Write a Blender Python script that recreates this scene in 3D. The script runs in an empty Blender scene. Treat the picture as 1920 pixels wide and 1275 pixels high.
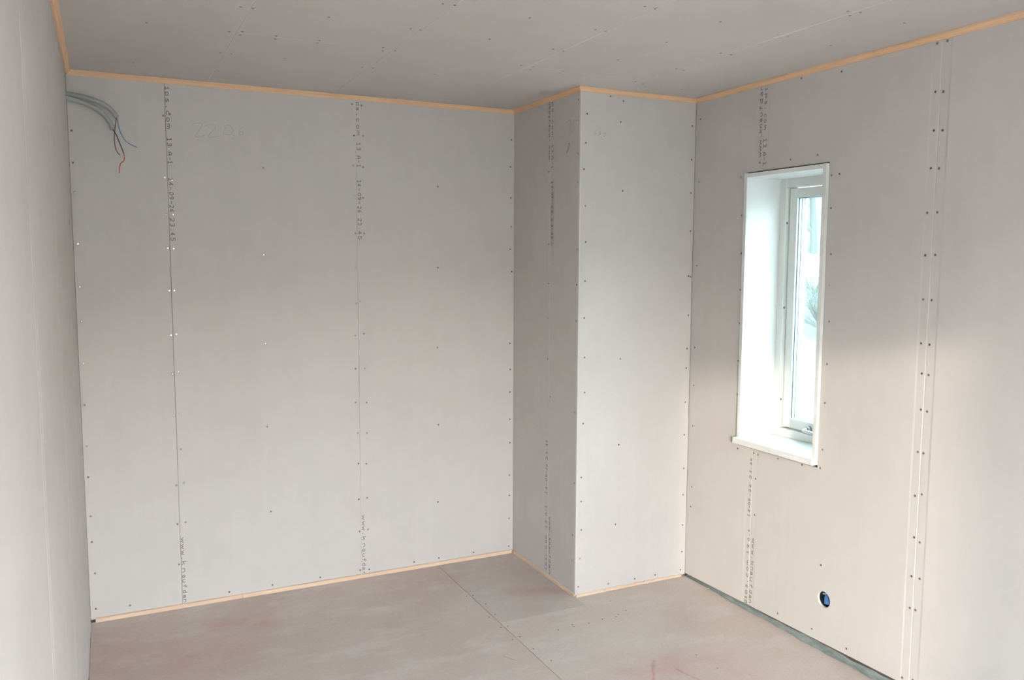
import bpy, bmesh, math, random
from mathutils import Vector, Matrix

random.seed(7)
scene = bpy.context.scene
COL = scene.collection

# ------------------------------------------------------------------ camera
cam_data = bpy.data.cameras.new('camera')
cam_data.sensor_fit = 'HORIZONTAL'
cam_data.sensor_width = 36.0
cam_data.lens = 1560.32 / 1920.0 * 36.0
cam_data.clip_start = 0.02
cam_data.clip_end = 500
camera = bpy.data.objects.new('camera', cam_data)
COL.objects.link(camera)
YAW, PITCH, ROLL = 0.454057, -0.097056, 0.004106
_r = Vector((math.cos(YAW), -math.sin(YAW), 0)); _f = Vector((math.sin(YAW), math.cos(YAW), 0)); _u = Vector((0, 0, 1))
_f2 = math.cos(PITCH) * _f + math.sin(PITCH) * _u
_u2 = -math.sin(PITCH) * _f + math.cos(PITCH) * _u
_r3 = math.cos(ROLL) * _r + math.sin(ROLL) * _u2
_u3 = -math.sin(ROLL) * _r + math.cos(ROLL) * _u2
_m = Matrix((_r3, _u3, -_f2)).transposed().to_4x4()
_m.translation = Vector((0.12267, -4.25116, 1.70989))
camera.matrix_world = _m
scene.camera = camera

# ------------------------------------------------------------------ sky, sun, exposure
world = bpy.data.worlds.new('hazy_sky')
scene.world = world
world.use_nodes = True
wn = world.node_tree
wn.nodes.clear()
w_out = wn.nodes.new('ShaderNodeOutputWorld')
w_bg = wn.nodes.new('ShaderNodeBackground')
w_tc = wn.nodes.new('ShaderNodeTexCoord')
w_sep = wn.nodes.new('ShaderNodeSeparateXYZ')
w_ramp = wn.nodes.new('ShaderNodeValToRGB')
w_ramp.color_ramp.elements[0].position = 0.0
w_ramp.color_ramp.elements[0].color = (1.0, 0.97, 0.945, 1)
w_ramp.color_ramp.elements[1].position = 0.5
w_ramp.color_ramp.elements[1].color = (0.68, 0.78, 0.88, 1)
wn.links.new(w_tc.outputs['Generated'], w_sep.inputs[0])
wn.links.new(w_sep.outputs['Z'], w_ramp.inputs[0])
wn.links.new(w_ramp.outputs[0], w_bg.inputs['Color'])
wn.links.new(w_bg.outputs[0], w_out.inputs[0])
w_bg.inputs['Strength'].default_value = 6.0

sun_data = bpy.data.lights.new('sun', 'SUN')
sun_data.energy = 0.33
sun_data.angle = math.radians(2.5)
sun_data.color = (1.0, 0.86, 0.68)
sun = bpy.data.objects.new('sun', sun_data)
COL.objects.link(sun)
sun.location = (-8, -14, 6)
sun.rotation_euler = Vector((0.62, 1.0, -0.22)).to_track_quat('-Z', 'Y').to_euler()

vs = scene.view_settings
vs.view_transform = 'Standard'
vs.look = 'None'
vs.gamma = 1.0
vs.use_curve_mapping = False
vs.exposure = 2.9
scene.cycles.transparent_max_bounces = 24

# ------------------------------------------------------------------ room measures (metres)
H = 2.5326          # ceiling
C1 = 2.2078         # left face of the boxed-in corner
C2 = 0.7229         # depth of the boxed-in corner
R = 2.8976          # right wall
REAR = 4.9          # rear wall, behind the photographer
T = 0.0125          # plasterboard
EXT = 3.20          # outer face of the right wall
S1, S2 = 0.4026, 1.3026
SJ = 0.425
J1, J2, J3 = 1.216, 2.131, 3.031
# window in the right wall (u = distance from the back wall)
WU0, WU1, WZ0, WZ1 = 1.115, 1.622, 0.815, 2.119

# ------------------------------------------------------------------ materials
def new_mat(name):
    m = bpy.data.materials.new(name); m.use_nodes = True
    nt = m.node_tree
    b = nt.nodes['Principled BSDF']
    return m, nt, b

def node(nt, kind, **kw):
    n = nt.nodes.new(kind)
    for k, v in kw.items(): setattr(n, k, v)
    return n

def plain(name, col, rough=0.5, metal=0.0, spec=0.5):
    m, nt, b = new_mat(name)
    b.inputs['Base Color'].default_value = (*col, 1)
    b.inputs['Roughness'].default_value = rough
    b.inputs['Metallic'].default_value = metal
    b.inputs['Specular IOR Level'].default_value = spec
    return m

def noise(nt, vec, scale, detail=2.0, rough=0.5, mapping=None):
    n = node(nt, 'ShaderNodeTexNoise')
    n.inputs['Scale'].default_value = scale
    n.inputs['Detail'].default_value = detail
    n.inputs['Roughness'].default_value = rough
    if mapping:
        mp = node(nt, 'ShaderNodeMapping')
        mp.inputs['Scale'].default_value = mapping
        nt.links.new(vec, mp.inputs['Vector']); vec = mp.outputs[0]
    nt.links.new(vec, n.inputs['Vector'])
    return n.outputs['Fac']

def maprange(nt, val, a, b, c, d):
    n = node(nt, 'ShaderNodeMapRange')
    n.inputs[1].default_value = a; n.inputs[2].default_value = b
    n.inputs[3].default_value = c; n.inputs[4].default_value = d
    nt.links.new(val, n.inputs[0])
    return n.outputs[0]

def math_n(nt, op, a, b=None, clamp=False):
    n = node(nt, 'ShaderNodeMath', operation=op); n.use_clamp = clamp
    for i, v in enumerate((a, b)):
        if v is None: continue
        if isinstance(v, (int, float)): n.inputs[i].default_value = v
        else: nt.links.new(v, n.inputs[i])
    return n.outputs[0]

def mix(nt, fac, a, b, blend='MIX'):
    n = node(nt, 'ShaderNodeMix', data_type='RGBA', blend_type=blend)
    if isinstance(fac, (int, float)): n.inputs[0].default_value = fac
    else: nt.links.new(fac, n.inputs[0])
    for i, v in ((6, a), (7, b)):
        if isinstance(v, tuple): n.inputs[i].default_value = (*v, 1)
        else: nt.links.new(v, n.inputs[i])
    return n.outputs[2]

def drywall(name, col, streak):
    m, nt, b = new_mat(name)
    tc = node(nt, 'ShaderNodeTexCoord'); v = tc.outputs['Object']
    fine = noise(nt, v, 900, 1, 0.6)
    mid = noise(nt, v, 5, 2, 0.55)
    st = noise(nt, v, 1.0, 2, 0.6, mapping=streak)
    f = math_n(nt, 'ADD', maprange(nt, fine, 0.25, 0.75, 0.955, 1.045), math_n(nt, 'ADD', maprange(nt, mid, 0.3, 0.7, -0.018, 0.018), maprange(nt, st, 0.3, 0.7, -0.008, 0.008)))
    sc = node(nt, 'ShaderNodeVectorMath', operation='SCALE')
    sc.inputs[0].default_value = col
    nt.links.new(f, sc.inputs['Scale'])
    nt.links.new(sc.outputs[0], b.inputs['Base Color'])
    b.inputs['Roughness'].default_value = 0.85
    b.inputs['Specular IOR Level'].default_value = 0.2
    return m

DRY = (0.605, 0.560, 0.535)
M = {}
M['drywall'] = drywall('plasterboard_paper', DRY, (28, 28, 0.5))
M['ceiling'] = drywall('ceiling_plasterboard_paper', (0.605, 0.554, 0.520), (1.2, 14, 14))
M['gypsum'] = plain('cut_gypsum_edge', (0.715, 0.67, 0.635), 0.9, 0, 0.1)
M['framing'] = plain('dark_framing', (0.10, 0.085, 0.075), 0.9)
M['ink'] = plain('printed_ink', (0.16, 0.135, 0.13), 0.8, 0, 0.1)
M['pencil'] = plain('pencil_graphite', (0.455, 0.415, 0.39), 0.6, 0, 0.2)
M['screw'] = plain('zinc_screw', (0.42, 0.41, 0.40), 0.22, 0.95)
M['dimple_shade'] = plain('shaded_paper_dimple', (0.25, 0.22, 0.205), 0.9, 0, 0.1)  # shade of the sunk screw rim and recess put into the dark colour
M['white'] = plain('white_painted_board', (0.78, 0.775, 0.75), 0.35)
M['frame'] = plain('white_window_frame', (0.77, 0.78, 0.75), 0.3)
M['spacer'] = plain('glazing_spacer', (0.78, 0.84, 0.88), 0.35)
M['gasket'] = plain('dark_gasket', (0.06, 0.10, 0.14), 0.6)
M['metal'] = plain('grey_metal', (0.55, 0.55, 0.56), 0.3, 0.9)
M['black'] = plain('black_plastic', (0.02, 0.03, 0.025), 0.4)
M['conduit'] = plain('grey_green_conduit', (0.37, 0.385, 0.355), 0.45)
M['conduit_cut'] = plain('conduit_cut_rim', (0.42, 0.58, 0.56), 0.5)
M['blue'] = plain('blue_wire', (0.10, 0.27, 0.42), 0.4)
M['brown'] = plain('brown_wire', (0.13, 0.055, 0.045), 0.45)
M['purple'] = plain('dark_purple_wire', (0.035, 0.018, 0.045), 0.4)
M['copper'] = plain('copper_red_wire', (0.55, 0.15, 0.09), 0.4)
M['boxblue'] = plain('blue_plastic', (0.06, 0.18, 0.44), 0.25)
M['boxdark'] = plain('dark_box_plastic', (0.015, 0.025, 0.03), 0.35)

def pine(name, scale, ca=(0.76, 0.47, 0.27), cb=(0.88, 0.61, 0.39), cc=(0.80, 0.48, 0.27)):
    m, nt, b = new_mat(name)
    tc = node(nt, 'ShaderNodeTexCoord'); v = tc.outputs['Object']
    g = noise(nt, v, 1.0, 4, 0.6, mapping=scale)
    big = noise(nt, v, 3.0, 2, 0.5)
    c = mix(nt, maprange(nt, g, 0.3, 0.7, 0, 1), ca, cb)
    c = mix(nt, maprange(nt, big, 0.35, 0.7, 0, 0.45), c, cc)
    nt.links.new(c, b.inputs['Base Color'])
    b.inputs['Roughness'].default_value = 0.55
    b.inputs['Specular IOR Level'].default_value = 0.3
    return m
M['pine_x'] = pine('pine_grain_along_x', (4, 260, 260))
M['pine_y'] = pine('pine_grain_along_y', (260, 4, 260))
M['pale_x'] = pine('pale_pine_grain_along_x', (4, 260, 260), (0.70, 0.50, 0.36), (0.82, 0.64, 0.49), (0.74, 0.52, 0.38))
M['pale_y'] = pine('pale_pine_grain_along_y', (260, 4, 260), (0.70, 0.50, 0.36), (0.82, 0.64, 0.49), (0.74, 0.52, 0.38))

def glass_mat(name, tint):
    m, nt, b = new_mat(name)
    nt.nodes.remove(b)
    out = nt.nodes['Material Output']
    tr = node(nt, 'ShaderNodeBsdfTransparent'); tr.inputs[0].default_value = (*tint, 1)
    gl = node(nt, 'ShaderNodeBsdfGlossy'); gl.inputs['Roughness'].default_value = 0.02
    lw = node(nt, 'ShaderNodeLayerWeight'); lw.inputs[0].default_value = 0.5
    fac = math_n(nt, 'ADD', math_n(nt, 'MULTIPLY', math_n(nt, 'POWER', lw.outputs['Facing'], 4.0), 0.55), 0.025)
    mx = node(nt, 'ShaderNodeMixShader')
    nt.links.new(fac, mx.inputs[0]); nt.links.new(tr.outputs[0], mx.inputs[1]); nt.links.new(gl.outputs[0], mx.inputs[2])
    nt.links.new(mx.outputs[0], out.inputs[0])
    return m
M['glass'] = glass_mat('window_glass', (0.955, 0.975, 0.97))
M['low_e'] = glass_mat('coated_triple_glazing', (0.83, 0.865, 0.865))

def seg_mask(nt, v, a, b_, width):
    """1 on the floor segment a-b (x, y), 0 past width"""
    ax, ay = a; bx, by = b_
    L = math.hypot(bx - ax, by - ay); dx, dy = (bx - ax) / L, (by - ay) / L
    sep = node(nt, 'ShaderNodeSeparateXYZ'); nt.links.new(v, sep.inputs[0])
    X = math_n(nt, 'SUBTRACT', sep.outputs[0], ax); Y = math_n(nt, 'SUBTRACT', sep.outputs[1], ay)
    t = math_n(nt, 'ADD', math_n(nt, 'MULTIPLY', X, dx), math_n(nt, 'MULTIPLY', Y, dy))
    t = math_n(nt, 'MINIMUM', math_n(nt, 'MAXIMUM', t, 0.0), L)
    ex = math_n(nt, 'SUBTRACT', X, math_n(nt, 'MULTIPLY', t, dx)); ey = math_n(nt, 'SUBTRACT', Y, math_n(nt, 'MULTIPLY', t, dy))
    d = math_n(nt, 'SQRT', math_n(nt, 'ADD', math_n(nt, 'MULTIPLY', ex, ex), math_n(nt, 'MULTIPLY', ey, ey)))
    return maprange(nt, d, 0.0, width, 1.0, 0.0)

def floor_mat(name, base, warm, grey):
    m, nt, b = new_mat(name)
    tc = node(nt, 'ShaderNodeTexCoord'); v = tc.outputs['Object']
    fine = noise(nt, v, 1.0, 4, 0.7, mapping=(60, 190, 1))
    fine2 = noise(nt, v, 260, 3, 0.7)
    big = noise(nt, v, 1.9, 5, 0.62)
    smear = noise(nt, v, 1.0, 5, 0.65, mapping=(3.0, 8.0, 1))
    red = noise(nt, v, 3.3, 4, 0.6)
    c = mix(nt, maprange(nt, big, 0.32, 0.68, 0, 1), base, warm)
    c = mix(nt, maprange(nt, smear, 0.50, 0.72, 0, 0.75), c, grey)
    # red chalk rubbed into the board
    stain = None
    for a, q, w in (((2.02, -1.50), (2.42, -1.60), 0.24), ((0.55, -0.30), (0.72, -0.34), 0.12), ((1.95, -0.52), (2.19, -0.62), 0.07), ((0.1, -0.45), (0.5, -0.6), 0.25)):
        s = seg_mask(nt, v, a, q, w)
        stain = s if stain is None else math_n(nt, 'MAXIMUM', stain, s)
    stain = math_n(nt, 'MULTIPLY', stain, maprange(nt, red, 0.33, 0.66, 0.12, 0.72))
    c = mix(nt, stain, c, (0.50, 0.27, 0.235))
    wv = node(nt, 'ShaderNodeTexNoise'); wv.inputs['Scale'].default_value = 14; nt.links.new(v, wv.inputs['Vector'])
    wob = node(nt, 'ShaderNodeVectorMath', operation='MULTIPLY_ADD')
    wob.inputs[1].default_value = (0.03, 0.03, 0); nt.links.new(wv.outputs['Color'], wob.inputs[0]); nt.links.new(v, wob.inputs[2])
    lines = None
    for a, q, w in (((2.185, -1.43), (2.085, -1.575), 0.013), ((2.229, -1.54), (2.255, -1.66), 0.009), ((1.62, -1.12), (1.66, -1.18), 0.004)):
        s = seg_mask(nt, wob.outputs[0], a, q, w)
        lines = s if lines is None else math_n(nt, 'MAXIMUM', lines, s)
    c = mix(nt, math_n(nt, 'MULTIPLY', lines, maprange(nt, red, 0.3, 0.6, 0.25, 0.6)), c, (0.40, 0.16, 0.13))
    f = math_n(nt, 'MULTIPLY', maprange(nt, fine, 0.25, 0.75, 0.88, 1.12), maprange(nt, fine2, 0.25, 0.75, 0.92, 1.08))
    cc = node(nt, 'ShaderNodeVectorMath', operation='SCALE'); nt.links.new(c, cc.inputs[0]); nt.links.new(f, cc.inputs['Scale'])
    nt.links.new(cc.outputs[0], b.inputs['Base Color'])
    b.inputs['Roughness'].default_value = 0.5
    b.inputs['Specular IOR Level'].default_value = 0.4
    return m
M['floor_a'] = floor_mat('floor_board_pinkish', (0.57, 0.485, 0.44), (0.51, 0.41, 0.365), (0.63, 0.565, 0.53))
M['floor_c'] = floor_mat('floor_board_pale', (0.60, 0.525, 0.48), (0.55, 0.46, 0.41), (0.65, 0.59, 0.555))
M['floor_b'] = floor_mat('floor_board_greyer', (0.53, 0.46, 0.42), (0.49, 0.41, 0.37), (0.57, 0.51, 0.475))

def membrane_mat():
    m, nt, b = new_mat('vapour_membrane_plastic')
    tc = node(nt, 'ShaderNodeTexCoord'); v = tc.outputs['Object']
    n = noise(nt, v, 1.0, 3, 0.6, mapping=(60, 14, 60))
    c = mix(nt, maprange(nt, n, 0.3, 0.7, 0, 1), (0.15, 0.178, 0.172), (0.30, 0.335, 0.325))
    nt.links.new(c, b.inputs['Base Color'])
    b.inputs['Roughness'].default_value = 0.3
    return m
M['membrane'] = membrane_mat()

def outdoor(name, a, c2, scale, rough=0.9):
    m, nt, b = new_mat(name)
    tc = node(nt, 'ShaderNodeTexCoord')
    n = noise(nt, tc.outputs['Object'], scale, 5, 0.65)
    c = mix(nt, maprange(nt, n, 0.3, 0.7, 0, 1), a, c2)
    nt.links.new(c, b.inputs['Base Color'])
    b.inputs['Roughness'].default_value = rough
    return m
M['gravel'] = outdoor('pale_gravel', (0.19, 0.19, 0.19), (0.25, 0.25, 0.25), 1.4)
M['bank'] = outdoor('dry_reddish_bank', (0.105, 0.100, 0.088), (0.155, 0.140, 0.125), 2.2)
M['sky_block_hill'] = outdoor('sky_block_grass', (0.30, 0.275, 0.22), (0.38, 0.35, 0.28), 0.4)  # paler grass tone chosen to bounce light onto the upper walls
M['bark'] = outdoor('grey_bark', (0.08, 0.083, 0.08), (0.115, 0.118, 0.112), 6)
M['twigs'] = outdoor('pale_twigs', (0.095, 0.104, 0.094), (0.14, 0.146, 0.13), 3)
M['render'] = outdoor('outer_wall_render', (0.6, 0.59, 0.57), (0.66, 0.65, 0.63), 8)

# ------------------------------------------------------------------ helpers
def obj(name, mesh, parent=None):
    o = bpy.data.objects.new(name, mesh)
    COL.objects.link(o)
    if parent is not None: o.parent = parent
    return o

def tag(o, label, cat, kind=None, group=None):
    o['label'] = label; o['category'] = cat
    if kind: o['kind'] = kind
    if group: o['group'] = group
    return o

def empty(name, loc=(0, 0, 0)):
    o = bpy.data.objects.new(name, None); COL.objects.link(o); o.location = loc
    o.empty_display_size = 0.05
    return o

def pymesh(name, verts, faces, mats, idx=None, smooth=False, fix=True):
    me = bpy.data.meshes.new(name)
    me.from_pydata([tuple(v) for v in verts], [], faces)
    for m in mats: me.materials.append(m)
    if idx:
        for p, i in zip(me.polygons, idx): p.material_index = i
    if fix:
        bm = bmesh.new(); bm.from_mesh(me)
        bmesh.ops.recalc_face_normals(bm, faces=bm.faces)
        bm.to_mesh(me); bm.free()
    if smooth:
        for p in me.polygons: p.use_smooth = True
    me.update()
    return me

# plane frames: (u, v, w) -> world, w goes into the wall, away from the room
PLANES = {
    'B': lambda u, v, w: (u, w, v),
    'F': lambda u, v, w: (u, -C2 + w, v),
    'S': lambda u, v, w: (C1 + w, -u, v),
    'R': lambda u, v, w: (R + w, -u, v),
    'L': lambda u, v, w: (-w, -u, v),
    'A': lambda u, v, w: (u, -REAR - w, v),
    'C': lambda u, v, w: (u, -v, H + w),
    'G': lambda u, v, w: (u, -v, -w),
}
NORMAL = {'B': (0, -1, 0), 'F': (0, -1, 0), 'S': (-1, 0, 0), 'R': (-1, 0, 0), 'L': (1, 0, 0), 'A': (0, 1, 0), 'C': (0, 0, -1), 'G': (0, 0, 1)}

def slab(name, plane, u0, u1, v0, v1, w0, w1, mats, parent=None, holes=(), chamfer=(0, 0, 0, 0), taper=(0, 0), bottom=None, cdepth=0.0016):
    """a board with optional rectangular cut-outs, eased edges (left, right, bottom, top) and tapered long edges"""
    P = PLANES[plane]
    us = {u0, u1}; vs_ = {v0, v1}
    cl, cr, cb, ct = chamfer
    if cl: us.add(u0 + cl)
    if cr: us.add(u1 - cr)
    if cb: vs_.add(v0 + cb)
    if ct: vs_.add(v1 - ct)
    if taper[0]: us |= {u0 + taper[0], u0 + taper[0] * 0.8}
    if taper[1]: us |= {u1 - taper[1], u1 - taper[1] * 0.8}
    for h in holes:
        us |= {x for x in h[:2] if u0 < x < u1}; vs_ |= {x for x in h[2:] if v0 < x < v1}
    us = sorted(us); vs_ = sorted(vs_)
    def present(i, j):
        if i < 0 or j < 0 or i >= len(us) - 1 or j >= len(vs_) - 1: return False
        cu = (us[i] + us[i + 1]) / 2; cv = (vs_[j] + vs_[j + 1]) / 2
        return not any(h[0] < cu < h[1] and h[2] < cv < h[3] for h in holes)
    verts, faces, idx, key = [], [], [], {}
    def depth(u, v):
        d = 0.0
        if taper[0] and u < u0 + taper[0] * 0.9: d = 0.0012
        if taper[1] and u > u1 - taper[1] * 0.9: d = 0.0012
        if (cl and u == u0) or (cr and u == u1) or (cb and v == v0) or (ct and v == v1): d += cdepth
        return d
    def V(i, j, s):
        k = (i, j, s)
        if k not in key:
            u, v = us[i], vs_[j]
            w = w0 + depth(u, v) if s == 0 else w1
            vv = bottom(u) if bottom and v == v0 else v
            key[k] = len(verts); verts.append(P(u, vv, w))
        return key[k]
    for i in range(len(us) - 1):
        for j in range(len(vs_) - 1):
            if not present(i, j): continue
            edge = (cl and i == 0) or (cr and i == len(us) - 2) or (cb and j == 0) or (ct and j == len(vs_) - 2)
            faces.append((V(i, j, 0), V(i + 1, j, 0), V(i + 1, j + 1, 0), V(i, j + 1, 0))); idx.append(1 if edge else 0)
            faces.append((V(i, j, 1), V(i, j + 1, 1), V(i + 1, j + 1, 1), V(i + 1, j, 1))); idx.append(1)
            for di, dj, a, b in ((-1, 0, (i, j), (i, j + 1)), (1, 0, (i + 1, j), (i + 1, j + 1)), (0, -1, (i, j), (i + 1, j)), (0, 1, (i, j + 1), (i + 1, j + 1))):
                if not present(i + di, j + dj):
                    faces.append((V(*a, 0), V(*b, 0), V(*b, 1), V(*a, 1))); idx.append(1)
    if len(mats) == 1: idx = None
    return obj(name, pymesh(name, verts, faces, mats, idx), parent)

def box(name, lo, hi, mat, parent=None, bevel=0.0):
    bm = bmesh.new()
    bmesh.ops.create_cube(bm, size=1.0)
    for v in bm.verts:
        v.co = Vector([lo[k] + (v.co[k] + 0.5) * (hi[k] - lo[k]) for k in range(3)])
    if bevel:
        bmesh.ops.bevel(bm, geom=bm.edges[:], offset=bevel, segments=2, profile=0.5, affect='EDGES')
    me = bpy.data.meshes.new(name); bm.to_mesh(me); bm.free()
    me.materials.append(mat)
    return obj(name, me, parent)

def catmull(pts, n=6):
    pts = [Vector(p) for p in pts]
    P = [pts[0] * 2 - pts[1]] + pts + [pts[-1] * 2 - pts[-2]]
    out = []
    for i in range(1, len(P) - 2):
        for k in range(n):
            t = k / n
            a, b, c, d = P[i - 1], P[i], P[i + 1], P[i + 2]
            out.append(0.5 * ((2 * b) + (c - a) * t + (2 * a - 5 * b + 4 * c - d) * t * t + (3 * b - a - 3 * c + d) * t ** 3))
    out.append(pts[-1])
    return out

def tube_geo(pts, r0, r1=None, seg=12, cap=True):
    r1 = r0 if r1 is None else r1
    verts, faces = [], []
    n = len(pts); up = Vector((0.13, 0.31, 0.94))
    for i, p in enumerate(pts):
        t = (pts[min(i + 1, n - 1)] - pts[max(i - 1, 0)]).normalized()
        a = t.cross(up).normalized(); b = t.cross(a)
        r = r0 + (r1 - r0) * i / max(1, n - 1)
        for k in range(seg):
            an = 2 * math.pi * k / seg
            verts.append(p + a * math.cos(an) * r + b * math.sin(an) * r)
    for i in range(n - 1):
        for k in range(seg):
            faces.append((i * seg + k, i * seg + (k + 1) % seg, (i + 1) * seg + (k + 1) % seg, (i + 1) * seg + k))
    if cap:
        faces.append(tuple(range(seg))[::-1]); faces.append(tuple(range((n - 1) * seg, n * seg)))
    return verts, faces

def tube(name, pts, r, mat, parent=None, seg=12, r1=None):
    v, f = tube_geo(pts, r, r1, seg)
    return obj(name, pymesh(name, v, f, [mat], smooth=True), parent)

# ------------------------------------------------------------------ measured positions on the boards
# SCREWS: plane -> (u, v); PRINTS: plane, reading direction, letter height, (character, u, v); PENCIL: plane, strokes
SCREWS = {
 'B': [(0.014,2.27),(0.013,2.13),(0.015,2.0),(0.018,1.77),(0.017,1.576),(0.017,1.419),(0.016,1.226),(0.015,1.034),(0.016,0.844),(0.016,0.696),(0.019,0.51),(0.019,0.387),(0.026,0.234),(0.023,0.062),(0.396,2.364),(0.391,2.083),(0.392,1.911),(0.393,1.755),(0.4,1.554),(0.4,1.342),(0.397,1.156),(0.392,0.957),(0.393,0.614),(0.392,0.421),(0.395,0.219),(0.423,2.373),(0.414,2.217),(0.422,2.072),(0.421,1.912),(0.419,1.752),(0.416,1.554),(0.417,1.346),(0.422,1.166),(0.42,0.96),(0.42,0.788),(0.427,0.622),(0.429,0.425),(1.286,2.491),(1.297,2.335),(1.289,2.182),(1.295,2.033),(1.295,1.838),(1.292,1.661),(1.294,1.476),(1.286,1.309),(1.285,1.134),(1.283,0.955),(1.292,0.791),(1.293,0.625),(1.292,0.431),(1.294,0.255),(1.297,0.041),(1.335,2.488),(1.342,2.336),(1.34,2.178),(1.337,2.021),(1.341,1.839),(1.311,1.487),(1.332,1.316),(1.334,1.133),(1.342,0.95),(1.341,0.787),(1.336,0.62),(1.338,0.434),(1.341,0.26),(1.344,0.034),(2.189,2.371),(2.183,2.222),(2.187,2.051),(2.19,1.891),(2.183,1.764),(2.194,1.639),(2.184,1.23),(2.187,1.08),(2.185,0.95),(2.185,0.792),(2.186,0.654),(2.183,0.463),(2.184,0.343),(2.183,0.206),(2.182,0.04),(0.838,2.148),(0.832,1.725),(0.83,1.285),(0.827,0.864),(0.835,0.425),(1.75,2.095),(1.748,1.661),(1.743,1.226),(1.747,0.797),(1.742,0.36),(0.169,0.052),(0.622,0.038),(0.834,0.038),(1.08,0.027),(1.6,0.025),(1.746,0.022),(1.958,0.028)],
 'S': [(0.701,2.475),(0.707,2.084),(0.702,2.222),(0.704,1.757),(0.706,1.585),(0.718,1.407),(0.699,1.235),(0.696,0.947),(0.7,0.587),(0.69,0.315),(0.686,0.18),(0.411,1.787),(0.442,1.785),(0.412,1.583),(0.407,1.401),(0.409,1.185),(0.443,0.988),(0.403,2.16)],
 'F': [(2.243,2.409),(2.238,2.271),(2.229,2.145),(2.24,1.969),(2.244,1.794),(2.243,1.603),(2.241,1.422),(2.246,1.225),(2.249,1.049),(2.242,0.892),(2.235,0.618),(2.236,0.494),(2.239,0.347),(2.233,0.198),(2.226,0.051),(2.436,2.384),(2.454,2.049),(2.457,1.207),(2.456,0.764),(2.444,0.347),(2.874,2.396),(2.875,2.225),(2.875,2.055),(2.879,1.859),(2.885,1.621),(2.872,1.625),(2.878,1.419),(2.875,1.242),(2.873,1.138),(2.873,0.955),(2.871,0.779),(2.873,0.596),(2.873,0.451),(2.874,0.284),(2.874,0.135),(2.867,0.035),(2.406,0.036),(2.57,0.035),(2.7,0.034),(2.375,2.516),(2.45,2.486)],
 'R': [(0.759,2.427),(0.76,2.11),(0.759,1.679),(0.759,1.25),(0.758,1.049),(0.759,0.831),(0.764,0.502),(0.759,0.392),(1.074,2.107),(1.088,1.924),(1.094,1.742),(1.096,1.566),(1.098,1.402),(1.096,1.218),(1.098,1.051),(1.398,2.157),(1.555,2.16),(1.202,2.163),(1.636,2.067),(1.679,2.069),(1.641,1.93),(1.651,1.736),(1.649,1.604),(1.656,1.449),(1.654,1.265),(1.651,1.096),(1.648,0.89),(1.64,0.806),(1.535,0.797),(1.386,0.792),(1.111,0.783),(1.219,0.784),(1.254,0.782),(1.244,0.662),(1.244,0.484),(2.109,2.507),(2.112,2.329),(2.114,2.189),(2.11,2.052),(2.104,1.888),(2.105,1.73),(2.106,1.564),(2.107,1.397),(2.117,1.283),(2.121,1.145),(2.117,0.98),(2.115,0.807),(2.121,0.644),(2.118,0.488),(2.118,0.36),(2.1,0.067),(2.151,2.503),(2.145,2.324),(2.15,2.185),(2.144,2.048),(2.146,1.888),(2.147,1.731),(2.142,1.563),(2.143,1.396),(2.146,1.281),(2.148,1.142),(2.142,0.98),(2.144,0.82),(2.146,0.632),(2.154,0.49),(2.143,0.361),(2.148,0.079),(1.668,2.488),(1.446,2.504),(1.666,0.378),(1.629,0.072),(1.823,0.065),(1.419,0.06)],
 'C': [(0.559,1.312),(0.598,1.307),(0.565,0.976),(0.608,0.999),(0.608,0.949),(0.73,0.998),(0.734,0.95),(0.889,1.003),(0.89,0.964),(1.136,1.012),(1.151,0.963),(1.195,0.985),(0.575,0.631),(0.617,0.636),(0.827,0.649),(1.157,0.646),(1.203,0.651),(0.611,0.276),(0.848,1.323),(1.141,1.643),(1.182,1.646),(1.144,1.313),(1.181,1.316),(1.457,1.314),(1.485,0.659),(0.289,0.967),(0.264,0.281),(1.465,1.63),(1.741,1.914),(1.787,1.906),(1.743,1.605),(1.788,1.603),(1.742,1.292),(1.794,1.284),(1.756,0.983),(1.811,0.989),(1.824,0.939),(1.968,0.972),(1.973,0.933),(2.066,1.259),(2.076,1.579),(2.077,1.887),(2.371,1.538),(2.424,1.537),(2.379,1.238),(2.426,1.229),(2.372,0.937),(2.432,0.914),(2.671,0.898),(2.374,1.849),(2.426,1.847),(2.372,2.173),(2.419,2.183),(2.417,2.141),(2.656,2.163),(2.669,1.822)],
 'G': [(1.712,0.476),(1.747,0.482),(1.762,0.606),(1.753,0.736),(1.714,0.751),(1.752,0.878),(1.717,0.878),(1.754,1.002),(1.713,1.012),(1.756,1.132),(1.774,1.263),(1.947,1.015),(2.034,0.994),(2.029,1.017),(2.112,1.015),(2.193,1.005),(2.267,1.011),(2.29,0.994),(2.35,0.971),(2.345,0.843),(2.369,1.488),(2.373,1.622)],
}
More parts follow.
